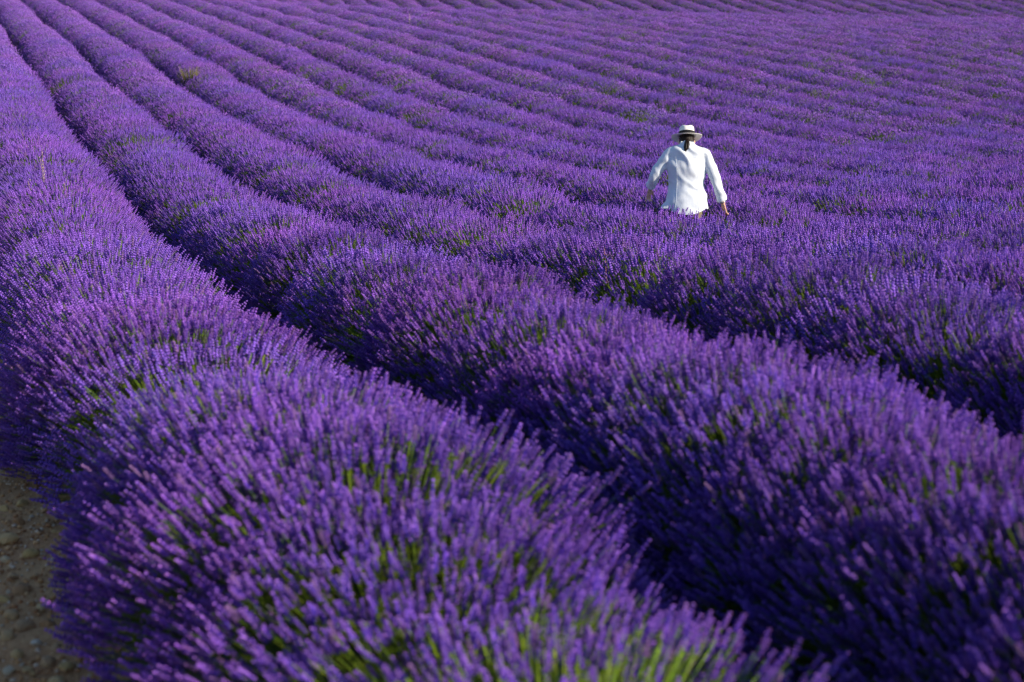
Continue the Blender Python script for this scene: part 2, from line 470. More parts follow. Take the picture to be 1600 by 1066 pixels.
rows = {}
for k in range(1, NROWS + 1):
    vc = FIRST + (k - 1) * SPACING
    u = np.arange(-4, 190, 0.56) + rng.uniform(-0.09, 0.09, len(np.arange(-4, 190, 0.56)))
    v = vc + rng.normal(0, 0.03, len(u)) + 0.05 * np.sin(u * 0.31 + k * 1.7)
    if k == 1: v = v + np.interp(u, [4.0, 5.5, 8.0, 14.0], [0.10, 0.08, -0.05, -0.08])
    x, y = uv2xy(u, v)
    z = ground_z(u, v)
    px, py = project(x, y, z + 0.7)
    ok = (y > 1.2) & (px > -220) & (px < 1820) & (py > -70) & (py < 1500)
    ok |= (y > 0.8) & (y < 7) & (np.abs(x) < 4) & (u > 1.0)
    if k == 1: ok &= u > 2.9         # the row ends just below the picture
    if not ok.any(): continue
    u, v, x, y, z = (q[ok] for q in (u, v, x, y, z))
    n_ = len(u)
    dist = np.hypot(x, y)
    dj = dist * rng.uniform(0.65, 1.4, n_)
    lod = np.where(dj < 9.5, 0, np.where(dj < 42, 1, np.where(dj < 85, 2, 3)))
    var = np.array([random.choice(LODS[int(l)]) for l in lod])
    dens = np.array([noise.noise(Vector((a * 0.8, b_ * 0.8, 5))) for a, b_ in zip(x, y)])
    gsel = rng.random(n_) < np.clip(0.04 + 0.06 * (dens > 0.25), 0, 1)
    gsel &= (dist > 9)
    for (su, sv) in spots:
        gsel |= (np.abs(u - su) < 0.3) & (np.abs(v - sv) < 0.95)
    var = np.where(gsel, [GREEN[int(l)] for l in lod], var)
    flip = rng.random(n_) < 0.5
    # follow the slope along and across the row
    e = 0.3
    su = (ground_z(u + e, v) - ground_z(u - e, v)) / (2 * e)
    rot = np.c_[np.arctan(su) * np.where(flip, -1, 1), rng.normal(0, 0.05, n_), THETA + np.where(flip, math.pi, 0) + rng.normal(0, 0.12, n_)]
    g1 = np.clip(rng.normal(1.0, 0.04, n_), 0.88, 1.12) * np.where((rng.random(n_) < 0.022) & (dist > 8), rng.uniform(0.6, 0.85, n_), 1.0)
    low = 1 + 0.045 * np.array([noise.noise(Vector((a * 0.35, k * 3.1, 0))) for a in u])
    sc = np.c_[g1 * low * rng.uniform(0.95, 1.04, n_), g1 * rng.uniform(0.95, 1.15, n_), g1 * low]
    if k == 1: sc[:, 2] *= np.interp(u, [3.7, 4.3, 5.2, 6.2], [0.86, 0.90, 0.96, 1.0]); sc[:, 0] *= np.interp(u, [4, 6, 9], [1.16, 1.16, 1.12])
    sc[gsel] *= rng.uniform(0.86, 0.97, gsel.sum())[:, None]
    P = dict(co=np.c_[x - x[0], y - y[0], z - z[0]], var=var, rot=rot, sc=sc)
    t = bpy.data.objects.new('lavender_row', None); C.objects.link(t)
    t.location = (x[0], y[0], z[0])
    t.empty_display_size = 0.3
    tag(t, row_label(k), 'lavender row', 'lavender rows across the field')
    points_object('flower_spikes', P, t, GF, 'stuff')
    points_object('leafy_stems', P, t, GS, 'stuff')
    rows[k] = t

# ------------------------------------------------------------------ stones on the soil at the lower left and along the first furrow
STONEM, n, b = mat('limestone')
oi = n.nodes.new('ShaderNodeObjectInfo'); cr = n.nodes.new('ShaderNodeValToRGB')
cr.color_ramp.elements[0].color = (0.42, 0.19, 0.07, 1); cr.color_ramp.elements[1].color = (0.68, 0.56, 0.44, 1)
e = cr.color_ramp.elements.new(0.45); e.color = (0.55, 0.32, 0.16, 1)
e = cr.color_ramp.elements.new(0.75); e.color = (0.62, 0.38, 0.13, 1)
no = n.nodes.new('ShaderNodeTexNoise'); no.inputs['Scale'].default_value = 30; no.inputs['Detail'].default_value = 5
tc = n.nodes.new('ShaderNodeTexCoord'); n.links.new(tc.outputs['Object'], no.inputs['Vector'])
bp = n.nodes.new('ShaderNodeBump'); bp.inputs['Strength'].default_value = 0.6; bp.inputs['Distance'].default_value = 0.01
hs = n.nodes.new('ShaderNodeHueSaturation'); mr = n.nodes.new('ShaderNodeMapRange')
mr.inputs['To Min'].default_value = 0.7; mr.inputs['To Max'].default_value = 1.3
n.links.new(no.outputs[0], mr.inputs['Value']); n.links.new(mr.outputs[0], hs.inputs['Value'])
n.links.new(oi.outputs['Random'], cr.inputs[0]); n.links.new(cr.outputs[0], hs.inputs['Color']); n.links.new(hs.outputs[0], b.inputs['Base Color'])
n.links.new(no.outputs[0], bp.inputs['Height']); n.links.new(bp.outputs[0], b.inputs['Normal']); b.inputs['Roughness'].default_value = 0.9

def stone_mesh(seed, sub=2):
    bm = bmesh.new(); bmesh.ops.create_icosphere(bm, subdivisions=sub, radius=1.0)
    r = np.random.default_rng(seed); off = Vector(r.uniform(0, 50, 3))
    cuts = [(Vector(r.normal(0, 1, 3)).normalized(), r.uniform(0.55, 0.9)) for _ in range(7)]
    for v_ in bm.verts:
        p = v_.co.copy()
        for nrm, dd in cuts:
            t = p.dot(nrm) - dd
            if t > 0: p -= nrm * t * 0.9
        p *= 1 + 0.12 * noise.noise(v_.co * 1.7 + off)
        v_.co = Vector((p.x, p.y * 0.8, p.z * 0.62))
    me = bpy.data.meshes.new('stone'); bm.to_mesh(me); bm.free(); me.materials.append(STONEM)
    return me
SM = [stone_mesh(40 + q) for q in range(8)]
SG = [stone_mesh(60 + q, 1) for q in range(5)]
def put_stone(x, y, size, me):
    u, v = xy2uv(x, y)
    o = link('stone', me, ground)
    o.location = (x, y, gz(u, v) + size * 0.22)
    o.rotation_euler = (rng.uniform(-.3, .3), rng.uniform(-.3, .3), rng.uniform(0, 6.28))
    o.scale = Vector((size, size * rng.uniform(.8, 1.2), size * rng.uniform(.8, 1.15)))
    return o
for px, py, pr in [(35, 930, 15), (12, 850, 17), (48, 872, 12), (20, 905, 9), (18, 965, 11), (62, 958, 10), (75, 985, 12), (40, 985, 14), (12, 1000, 13), (58, 1012, 11), (28, 1030, 13),
                   (90, 1015, 9), (75, 1045, 13), (15, 1058, 12), (45, 1055, 9), (105, 1050, 11), (8, 880, 9), (30, 820, 10), (8, 800, 9), (100, 985, 8), (5, 945, 11)]:
    x, y, z = hit(px, py, 0.0)
    put_stone(x, y, pr / FPX * math.hypot(x, y, CAMZ - z) * 1.15, SM[rng.integers(8)])
for q in range(150):
    u, v = rng.uniform(4.2, 9.5), rng.uniform(-0.5, 0.55)
    x, y = uv2xy(u, v)
    put_stone(float(x), float(y), float(np.clip(rng.lognormal(-4.15, 0.35), 0.009, 0.045)), SM[rng.integers(8)])
for q in range(70):
    u, v = rng.uniform(14.0, 30.0), FIRST + SPACING * 0.5 + rng.normal(-0.05, 0.12)
    x, y = uv2xy(u, v)
    put_stone(float(x), float(y), float(np.clip(rng.lognormal(-3.3, 0.35), 0.02, 0.08)), SM[rng.integers(8)])
# gravel: nobody could count it
gs = Soup()
gv = [np.array([v_.co[:] for v_ in m_.vertices]) for m_ in SG]; gf = [np.array([p.vertices[:] for p in m_.polygons]) for m_ in SG]
for q in range(9000):
    u, v = (rng.uniform(4, 11), rng.uniform(-0.7, 0.7)) if q < 8000 else (rng.uniform(12, 34), FIRST + SPACING * 0.5 + rng.normal(0, 0.16))
    x, y = uv2xy(u, v)
    k_ = rng.integers(5); sz = float(np.clip(rng.lognormal(-4.75, 0.45), 0.004, 0.02)) * (1 if q < 8000 else 2.0); an = rng.uniform(0, 6.28)
    ca, sa = math.cos(an), math.sin(an)
    p = gv[k_] * sz; p = np.c_[p[:, 0] * ca - p[:, 1] * sa, p[:, 0] * sa + p[:, 1] * ca, p[:, 2]] + np.array([float(x), float(y), gz(u, v) + sz * 0.3])
    gs.add(p, gf[k_], np.array([[.42, .18, .07], [.60, .32, .14], [.64, .46, .32], [.50, .24, .09]])[rng.integers(4)] * rng.uniform(.8, 1.2))
GRAVM, n, b = mat('gravel'); at = n.nodes.new('ShaderNodeAttribute'); at.attribute_name = 'tint'
n.links.new(at.outputs['Color'], b.inputs['Base Color']); b.inputs['Roughness'].default_value = 0.95
gravel = link('gravel', gs.mesh('gravel'), ground, [GRAVM]); gravel['kind'] = 'stuff'

# ------------------------------------------------------------------ dry grass among the lavender
STRAWM = plant_mat('dry_straw', 0.7, 0.25, 0.08)
def row_top(px, py, k, h):
    """point over row k's centre line where the pixel column px meets it"""
    vc = FIRST + (k - 1) * SPACING
    best = None
    for u in np.arange(2, 120, 0.1):
        x, y = uv2xy(u, vc)
        if y < 1: continue
        qx, qy = project(float(x), float(y), gz(u, vc) + h)
        dd = abs(qx - px)
        if best is None or dd < best[0]: best = (dd, float(x), float(y), u, vc, qy)
    return best
def stalk(px, py_top, py_bot, h_top, label, cat, group=None, tall=0.3, heads=8, col=(0.46, 0.31, 0.24), spread=0.02, nst=2):
    """thin dry stems rising out of the lavender; they stand where the pixel ray meets the flower surface"""
    x, y, z = hit(px, py_bot, h_top)
    u, v = xy2uv(x, y); g0 = gz(u, v)
    d_ = math.hypot(x, y, CAMZ - z)
    top = (py_bot - py_top) / FPX * d_ + (z - g0)
    o = bpy.data.objects.new('dry_grass', None); C.objects.link(o); o.location = (x, y, g0); o.empty_display_size = 0.2
    tag(o, label, cat, group)
    st, hd = Soup(), Soup()
    r = np.random.default_rng(int(px * 7 + py_top))
    wpx = d_ / FPX
    for q in range(nst):
        t = top * (1 if q == 0 else r.uniform(0.78, 0.97)); bend = r.normal(0, spread, 2) + np.array([-0.02, 0])
        pts = [np.array([r.normal(0, .008), r.normal(0, .008), 0]) + np.array([bend[0] * f * f, bend[1] * f * f, t * f]) for f in np.linspace(0, 1, 7)]
        wd = max(0.0016, wpx * 0.32)
        for a_, b_ in zip(pts[:-1], pts[1:]):
            V = []
            for pt in (a_, b_):
                for m_ in range(3): V.append(pt + np.array([math.cos(m_ * 2.094), math.sin(m_ * 2.094), 0]) * wd)
            st.add(V, [[m_, (m_ + 1) % 3, 3 + (m_ + 1) % 3, 3 + m_] for m_ in range(3)], np.array(col) * r.uniform(.85, 1.1))
        for h_ in range(heads):
            f = 1 - 0.30 * h_ / heads
            c = np.array([bend[0] * f * f, bend[1] * f * f, t * f]); an = r.uniform(0, 6.28)
            c = c + np.array([math.cos(an), math.sin(an), 0]) * wpx * r.uniform(.6, 3.0)
            ln = wpx * r.uniform(2.0, 4.5); ww = wpx * r.uniform(.45, .85)
            V = [c, c + [ww, 0, ln * .4], c + [-ww * .5, ww * .87, ln * .4], c + [-ww * .5, -ww * .87, ln * .4], c + [r.normal(0, ww), 0, ln]]
            hd.add(V, [[0, 2, 1], [0, 3, 2], [0, 1, 3], [4, 1, 2], [4, 2, 3], [4, 3, 1]], np.array([0.60, 0.46, 0.36]) * r.uniform(.8, 1.15))
    s_ = link('stem', st.mesh('stem'), o, [STRAWM])
    if heads: link('seed_head', hd.mesh('seed_head'), o, [STRAWM])
    return o
G1 = 'dry oat grass standing in the nearest row'
stalk(70, 238, 296, 0.72, 'tallest pale dry grass stalk sticking out of the nearest lavender row', 'dry grass', G1, spread=.025)
stalk(100, 286, 302, 0.72, 'short pale grass head right of the tallest dry stalk in the nearest row', 'dry grass', G1, nst=1, heads=6)
stalk(53, 284, 302, 0.72, 'short dry grass head left of the tallest dry stalk in the nearest row', 'dry grass', G1, nst=1, heads=5)
stalk(948, 388, 402, 0.75, 'single orange dry stem upright in the lavender left of and below the person', 'dry stem', None, nst=1, heads=0, col=(0.62, 0.30, 0.12), spread=.004)
stalk(640, 24, 36, 0.72, 'thin pale weed stalk standing far up the field, by a yellowish patch', 'weed', None, nst=1, heads=3, col=(0.3, 0.27, 0.10))
def tuft(px, py, label, nbl, hgt, wid, c1, c2):
    x, y, z = hit(px, py, 0.62); u, v = xy2uv(x, y); g0 = gz(u, v)
    s_ = Soup(); r = np.random.default_rng(int(px))
    for q in range(nbl):
        a = r.uniform(0, 6.28); ln = hgt * r.uniform(.75, 1.1); rad = wid * math.sqrt(r.random())
        p0 = np.array([math.cos(a) * rad * .5, math.sin(a) * rad * .5, 0.25]); p2 = np.array([math.cos(a) * rad * 1.3, math.sin(a) * rad * 1.3, ln])
        p1 = (p0 + p2) / 2 + [0, 0, .05]; e = np.array([-math.sin(a), math.cos(a), 0]) * r.uniform(.004, .009)
        t = r.random(); c = np.array(c1) * t + np.array(c2) * (1 - t)
        s_.add([p0 - e, p0 + e, p1 + e, p1 - e], [[0, 1, 2, 3]], c * .8); s_.add([p1 - e, p1 + e, p2], [[0, 1, 2]], c * r.uniform(.9, 1.2))
    o = link('grass_tuft', s_.mesh('grass_tuft'), None, [STRAWM]); o.location = (x, y, g0)
    return tag(o, label, 'grass tuft')
tuft(300, 122, 'tan and green grass tuft growing out of the lavender at the upper left', 170, 0.93, 0.36, (0.30, 0.22, 0.10), (0.10, 0.14, 0.04))

# ------------------------------------------------------------------ the walking person
def tube_bm(bm, pts, rad, seg=14, cap=True, flat=None):
    """tapered tube through pts; rad may be (rx, ry) pairs"""
    pts = [Vector(p) for p in pts]; rings = []
    up = Vector((0, 1, 0))
    for i, p in enumerate(pts):
        d = (pts[min(i + 1, len(pts) - 1)] - pts[max(i - 1, 0)]).normalized()
        a = d.cross(up)
        if a.length < 1e-3: a = d.cross(Vector((1, 0, 0)))
        a.normalize(); b_ = a.cross(d).normalized()
        r_ = rad[i] if isinstance(rad[i], tuple) else (rad[i], rad[i])
        rings.append([bm.verts.new(p + a * math.cos(t) * r_[0] + b_ * math.sin(t) * r_[1]) for t in [2 * math.pi * j / seg for j in range(seg)]])
    for r1, r2 in zip(rings[:-1], rings[1:]):
        for j in range(seg): bm.faces.new([r1[j], r1[(j + 1) % seg], r2[(j + 1) % seg], r2[j]])
    if cap:
        bm.faces.new(rings[0][::-1]); bm.faces.new(rings[-1])
    return rings
def ball_bm(bm, c, r3, rot=None, seg=20):
    M = Matrix.Translation(Vector(c)) @ (rot or Matrix.Identity(4)) @ Matrix.Diagonal((*r3, 1))
    bmesh.ops.create_uvsphere(bm, u_segments=seg, v_segments=seg // 2 + 2, radius=1.0, matrix=M)
def catmull(P, n=6):
    P = [np.array(p, float) for p in P]; out = []
    Q = [2 * P[0] - P[1]] + P + [2 * P[-1] - P[-2]]
    for i in range(1, len(Q) - 2):
        for t in np.linspace(0, 1, n, endpoint=False):
            a, b_, c, d = Q[i - 1], Q[i], Q[i + 1], Q[i + 2]
            out.append(0.5 * (2 * b_ + (c - a) * t + (2 * a - 5 * b_ + 4 * c - d) * t * t + (3 * b_ - a - 3 * c + d) * t ** 3))
    out.append(P[-1]); return out
def sweep(bm, keys, n=6, seg=18):
    """keys: (x, y, z, rx, ry)"""
    K = catmull(keys, n)
    return tube_bm(bm, [k[:3] for k in K], [(float(k[3]), float(k[4])) for k in K], seg)
def fuse(name, bm, voxel, smooth_it=6, fac=0.5):
    bmesh.ops.recalc_face_normals(bm, faces=bm.faces)
    me = bpy.data.meshes.new(name); bm.to_mesh(me); bm.free()
    o = bpy.data.objects.new(name, me); C.objects.link(o)
    m = o.modifiers.new('r', 'REMESH'); m.mode = 'VOXEL'; m.voxel_size = voxel; m.use_smooth_shade = True
    s_ = o.modifiers.new('s', 'SMOOTH'); s_.iterations = smooth_it; s_.factor = fac
    dg = bpy.context.evaluated_depsgraph_get()
    me2 = bpy.data.meshes.new_from_object(o.evaluated_get(dg), depsgraph=dg)
    bpy.data.objects.remove(o); bpy.data.meshes.remove(me)
    me2.name = name
    for p in me2.polygons: p.use_smooth = True
    return me2
def simple(name, bm, smooth_=True):
    bmesh.ops.recalc_face_normals(bm, faces=bm.faces)
    me = bpy.data.meshes.new(name); bm.to_mesh(me); bm.free()
    for p in me.polygons: p.use_smooth = smooth_
    return me

def cloth_mat(name, col, scale=220, var=0.1, rough=0.85):
    m, n, b = mat(name)
    tc = n.nodes.new('ShaderNodeTexCoord'); no = n.nodes.new('ShaderNodeTexNoise'); no.inputs['Scale'].default_value = 9; no.inputs['Detail'].default_value = 6
    n.links.new(tc.outputs['Object'], no.inputs['Vector'])
    hs = n.nodes.new('ShaderNodeHueSaturation'); hs.inputs['Color'].default_value = (*col, 1)
    mr = n.nodes.new('ShaderNodeMapRange'); mr.inputs['To Min'].default_value = 1 - var; mr.inputs['To Max'].default_value = 1 + var
    n.links.new(no.outputs[0], mr.inputs['Value']); n.links.new(mr.outputs[0], hs.inputs['Value']); n.links.new(hs.outputs[0], b.inputs['Base Color'])
    wv = n.nodes.new('ShaderNodeTexNoise'); wv.inputs['Scale'].default_value = scale
    n.links.new(tc.outputs['Object'], wv.inputs['Vector'])
    bp = n.nodes.new('ShaderNodeBump'); bp.inputs['Strength'].default_value = 0.25; bp.inputs['Distance'].default_value = 0.003
    n.links.new(wv.outputs[0], bp.inputs['Height']); n.links.new(bp.outputs[0], b.inputs['Normal'])
    b.inputs['Roughness'].default_value = rough; b.inputs['Specular IOR Level'].default_value = 0.2
    return m
SKINM = cloth_mat('skin', (0.62, 0.36, 0.26), 90, 0.08, 0.5); SKINM.node_tree.nodes['Principled BSDF'].inputs['Subsurface Weight'].default_value = 0.08
SHIRTM = cloth_mat('white_cotton', (0.67, 0.71, 0.77), 300, 0.02)
KHAKIM = cloth_mat('khaki_cotton', (0.17, 0.14, 0.09), 300, 0.1)
HATM = cloth_mat('straw_hat', (0.84, 0.81, 0.74), 160, 0.05)
BANDM = cloth_mat('black_band', (0.012, 0.012, 0.014), 200, 0.1)
HAIRM = cloth_mat('dark_hair', (0.012, 0.006, 0.004), 120, 0.3, 0.45)
SHOEM = cloth_mat('brown_leather', (0.09, 0.05, 0.03), 80, 0.15, 0.5)
METALM = cloth_mat('steel_bracelet', (0.45, 0.45, 0.46), 60, 0.05, 0.3); METALM.node_tree.nodes['Principled BSDF'].inputs['Metallic'].default_value = 1.0

# joints (metres, person looks along +y)
LSH, LEL, LWR = Vector((-.174, 0, 1.322)), Vector((-.335, .015, 1.085)), Vector((-.375, .15, .935))
RSH, REL, RWR = Vector((.178, 0, 1.322)), Vector((.295, -.035, 1.075)), Vector((.388, -.005, .805))
def hand(bm, wr, d, side, curl=0.5):
    """palm with five fingers; d points from wrist to knuckles, side points to the thumb"""
    d = d.normalized(); s_ = (side - d * side.dot(d)).normalized(); nrm = d.cross(s_).normalized()
    kn = wr + d * 0.085
    tube_bm(bm, [wr - d * .03, wr, wr + d * .03, wr + d * .065, kn + d * .006], [(.026, .02), (.028, .019), (.037, .018), (.041, .016), (.038, .013)], 14) if False else None
    # palm as a flattened loft
    for t, wd, th in [(0, .027, .02), (.03, .036, .018), (.06, .040, .016), (.085, .040, .013)]:
        ball_bm(bm, wr + d * t, (1, 1, 1), Matrix((( *(s_ * wd), 0), (*(d * .026), 0), (*(nrm * th), 0), (0, 0, 0, 1))).transposed(), 12)
    for q, (off, ln) in enumerate([(.030, .072), (.010, .080), (-.011, .074), (-.030, .058)]):
        p = kn + s_ * off; dd = d.copy(); pts = [p - d * .02, p]
        for j, f in enumerate((.45, .30, .25)):
            an = curl * (0.45 + 0.35 * j) + 0.05 * q
            dd = (d * math.cos(an * (j + 1) * .8) + nrm * math.sin(an * (j + 1) * .8)).normalized()
            pts.append(pts[-1] + dd * ln * f)
        tube_bm(bm, pts, [.0095, .0098, .0088, .0080, .0062], 10)
    p = wr + d * .02 + s_ * .026
    t1 = (d * .75 + s_ * .6 + nrm * .25).normalized(); t2 = (d * .95 + s_ * .2 + nrm * .35).normalized()
    tube_bm(bm, [p - t1 * .02, p, p + t1 * .035, p + t1 * .035 + t2 * .03, p + t1 * .035 + t2 * .05], [.012, .014, .0115, .0105, .007], 10)

HC = Vector((0, .075, 1.435)); HT = R(18)         # head centre and forward tilt
HROT = Matrix.Rotation(-HT, 4, 'X')
bm = bmesh.new()
ball_bm(bm, HC, (.076, .094, .112), HROT)
ball_bm(bm, HC + HROT @ Vector((0, .035, -.06)), (.056, .062, .056), HROT)          # jaw
for sx in (-1, 1):
    ball_bm(bm, HC + HROT @ Vector((sx * .079, -.005, -.012)), (.011, .022, .033), HROT, 12)      # ears
    ball_bm(bm, HC + HROT @ Vector((sx * .032, .083, .008)), (.014, .012, .010), HROT, 10)        # eyes
tube_bm(bm, [HC + HROT @ Vector(p) for p in [(0, .088, .015), (0, .108, -.022), (0, .098, -.034)]], [.009, .016, .010], 10)   # nose
tube_bm(bm, [HC + HROT @ Vector(p) for p in [(-.024, .088, -.064), (0, .097, -.063), (.024, .088, -.064)]], [.005, .008, .005], 8)  # mouth
sweep(bm, [(0, .005, 1.33, .062, .06), (0, .02, 1.39, .056, .056), (0, .05, 1.44, .055, .058)])
sweep(bm, [(0, .0, 1.37, .07, .06), (0, 0, 1.33, .17, .085), (0, 0, 1.24, .165, .105), (0, .005, 1.10, .135, .095), (0, .0, .98, .135, .095), (0, -.01, .88, .165, .11), (0, -.01, .80, .16, .11)])
for a_, e_, w_ in ((LSH, LEL, LWR), (RSH, REL, RWR)):
    sweep(bm, [(*a_, .052, .052), (*(a_.lerp(e_, .5)), .045, .045), (*e_, .037, .037), (*(e_.lerp(w_, .35)), .039, .038), (*w_, .026, .022), (*(w_ + (w_ - e_).normalized() * .02), .026, .02)])
hand(bm, LWR + (LWR - LEL).normalized() * .015, (LWR - LEL) * 1 + Vector((0, -.03, -.12)), Vector((.55, .8, 0)), .55)
hand(bm, RWR + (RWR - REL).normalized() * .015, (RWR - REL) + Vector((-.02, 0, -.10)), Vector((-.45, .85, 0)), .5)
LEGS = [((-.085, -.01, .84), (-.10, .09, .46), (-.10, .02, .08), 1), ((.085, -.01, .84), (.095, .02, .46), (.095, -.20, .12), -1)]
for hp, kn, an, sg in LEGS:
    hp, kn, an = Vector(hp), Vector(kn), Vector(an)
    sweep(bm, [(*hp, .085, .09), (*hp.lerp(kn, .5), .07, .075), (*kn, .052, .055), (*kn.lerp(an, .35), .05, .056), (*an, .036, .04)])
    tube_bm(bm, [an + Vector((0, -.04, -.045)), an + Vector((0, .06, -.045)), an + Vector((0, .15, -.055)), an + Vector((0, .19, -.058))], [(.034, .03), (.04, .03), (.042, .022), (.03, .014)], 12)
person = link('person', fuse('person', bm, .0065, 5), mats=[SKINM])
tag(person, 'person in white shirt and pale brimmed hat walking away through the lavender, seen from behind', 'person')

# shirt: torso and sleeves in one surface
bm = bmesh.new()
sweep(bm, [(0, .012, 1.425, .060, .062), (0, .0, 1.402, .100, .078), (0, -.002, 1.378, .165, .10), (0, -.004, 1.33, .208, .120), (0, -.004, 1.22, .216, .134), (0, 0, 1.10, .204, .126), (0, 0, 1.00, .190, .122),
           (0, -.005, .90, .205, .135), (0, -.01, .80, .225, .150), (.005, -.012, .70, .240, .160), (.005, -.012, .64, .245, .163)], 5, 40)
for a_, e_, w_, q in ((LSH, LEL, LWR, .86), (RSH, REL, RWR, .93)):
    en = e_.lerp(w_, q)
    i_ = a_ + (Vector((0, 0, 1.24)) - a_) * .35
    sweep(bm, [(*i_, .060, .080), (*(a_ + Vector((0, 0, -.006))), .064, .080), (*(a_.lerp(e_, .5)), .066, .070), (*e_, .060, .062), (*(e_.lerp(en, .5)), .055, .056), (*en, .047, .047)], 6, 24)
    dv = (w_ - e_).normalized()
    tube_bm(bm, [en - dv * .052, en - dv * .046, en + dv * .006, en + dv * .012], [.046, .053, .053, .046], 20)       # turned-up cuff
# flared tail on the left
sweep(bm, [(-.13, -.03, .86, .05, .07), (-.19, -.04, .76, .06, .07), (-.245, -.05, .69, .06, .055), (-.262, -.05, .64, .06, .05)], 5, 16)
me = fuse('shirt', bm, .0075, 6)
V = np.empty(len(me.vertices) * 3); me.vertices.foreach_get('co', V); V = V.reshape(-1, 3)
N = np.empty(len(me.vertices) * 3); me.vertices.foreach_get('normal', N); N = N.reshape(-1, 3)
disp = np.zeros(len(V))
for i, (p, nn) in enumerate(zip(V, N)):
    q = Vector(p)
    # diagonal drag folds over the back, pulled from the left shoulder blade to the right hip
    wz = noise.noise(q * 5 + Vector((3, 1, 8))) * 0.8
    t = (p[2] * 0.80 + p[0] * 0.60)
    body = 1.0 if abs(p[0]) < .23 else 0.55
    f = math.sin(t * 46 + wz * 5.0) * 0.5 + 0.5
    am = smooth((noise.noise(q * 3.2 + Vector((9, 2, 4))) + .55) / 1.0)
    disp[i] = (0.015 * f ** 2 * am - 0.004) * body + 0.008 * noise.noise(q * 13) + 0.0028 * math.sin(math.atan2(p[1], p[0]) * 9 + wz * 5) * float(smooth((.86 - p[2]) / .2))
V += N * disp[:, None]
me.vertices.foreach_set('co', V.ravel()); me.update()
# cut the hem: long at the back, higher at the sides
bm = bmesh.new(); bm.from_mesh(me)
dele = [v_ for v_ in bm.verts if v_.co.z < (0.735 if v_.co.x < -.17 else 0.672 + 0.060 * min(1, (v_.co.x / .2) ** 2) + (0.035 if v_.co.y > .02 else 0))  and v_.co.x > -.31 and v_.co.x < .31]
bmesh.ops.delete(bm, geom=dele, context='VERTS'); bm.to_mesh(me); bm.free()
shirt = link('shirt', me, person, [SHIRTM])
sm = shirt.modifiers.new('thickness', 'SOLIDIFY'); sm.thickness = 0.004; sm.offset = -1
# collar
bm = bmesh.new()
K = []
for j in range(28):
    t = 2 * math.pi * j / 28
    K.append((math.sin(t), math.cos(t)))
r0 = [bm.verts.new((a * .074, b_ * .072 + .012, 1.405 + .006 * b_)) for a, b_ in K]
r1 = [bm.verts.new((a * .067, b_ * .066 + .022, 1.447 + .004 * b_)) for a, b_ in K]
r2 = [bm.verts.new((a * .082, b_ * .080 + .016, 1.408 + .010 * b_)) for a, b_ in K]
for a, b_ in ((r0, r1), (r1, r2)):
    for j in range(28): bm.faces.new([a[j], a[(j + 1) % 28], b_[(j + 1) % 28], b_[j]])
col = link('collar', simple('collar', bm), shirt, [SHIRTM]); q = col.modifiers.new('thickness', 'SOLIDIFY'); q.thickness = .003
# seams of the yoke and the two back pleats, as stitched ridges lying on the shirt
from mathutils.bvhtree import BVHTree
bvh = BVHTree.FromPolygons([v_.co[:] for v_ in me.vertices], [p.vertices[:] for p in me.polygons])
def seam(name, pts):
    bm = bmesh.new(); P = []
    for x, z in pts:
        h_ = bvh.ray_cast(Vector((x, -1, z)), Vector((0, 1, 0)))
        if h_[0] is not None: P.append(h_[0] + Vector((0, -.001, 0)))
    if len(P) > 1: tube_bm(bm, P, [.0013] * len(P), 6)
    return link(name, simple(name, bm), shirt, [SHIRTM])
seam('yoke_seam', [(-.19 + .38 * t, 1.295 - .012 * math.sin(math.pi * t)) for t in np.linspace(0, 1, 24)])
for x in (-.125, .125): seam('back_seam', [(x * (1 - .15 * math.sin(math.pi * t)), 1.29 - .56 * t) for t in np.linspace(0, 1, 26)])

# trousers
bm = bmesh.new()
sweep(bm, [(0, -.008, .90, .155, .112), (0, -.012, .84, .178, .125), (0, -.012, .78, .182, .125), (0, -.01, .74, .165, .11)], 5, 30)
for hp, kn, an, sg in LEGS:
    hp, kn, an = Vector(hp), Vector(kn), Vector(an)
    sweep(bm, [(*(hp + Vector((0, 0, -.02))), .092, .105), (*hp.lerp(kn, .5), .084, .092), (*kn, .070, .076), (*kn.lerp(an, .5), .068, .074), (*(an + Vector((0, 0, .02))), .064, .07)], 6, 22)
me = fuse('trousers', bm, .009, 5)
for v_ in me.vertices: v_.co += v_.normal * (.005 * noise.noise(Vector((v_.co.x * 6, v_.co.y * 6, v_.co.z * 16))))
link('trousers', me, person, [KHAKIM])
for hp, kn, an, sg in LEGS:
    an = Vector(an); bm = bmesh.new()
    tube_bm(bm, [an + Vector((0, -.075, -.05)), an + Vector((0, -.055, -.045)), an + Vector((0, .05, -.04)), an + Vector((0, .14, -.052)), an + Vector((0, .205, -.06))], [(.028, .028), (.042, .042), (.047, .045), (.050, .030), (.028, .014)], 16)
    link('shoe', simple('shoe', bm), person, [SHOEM])

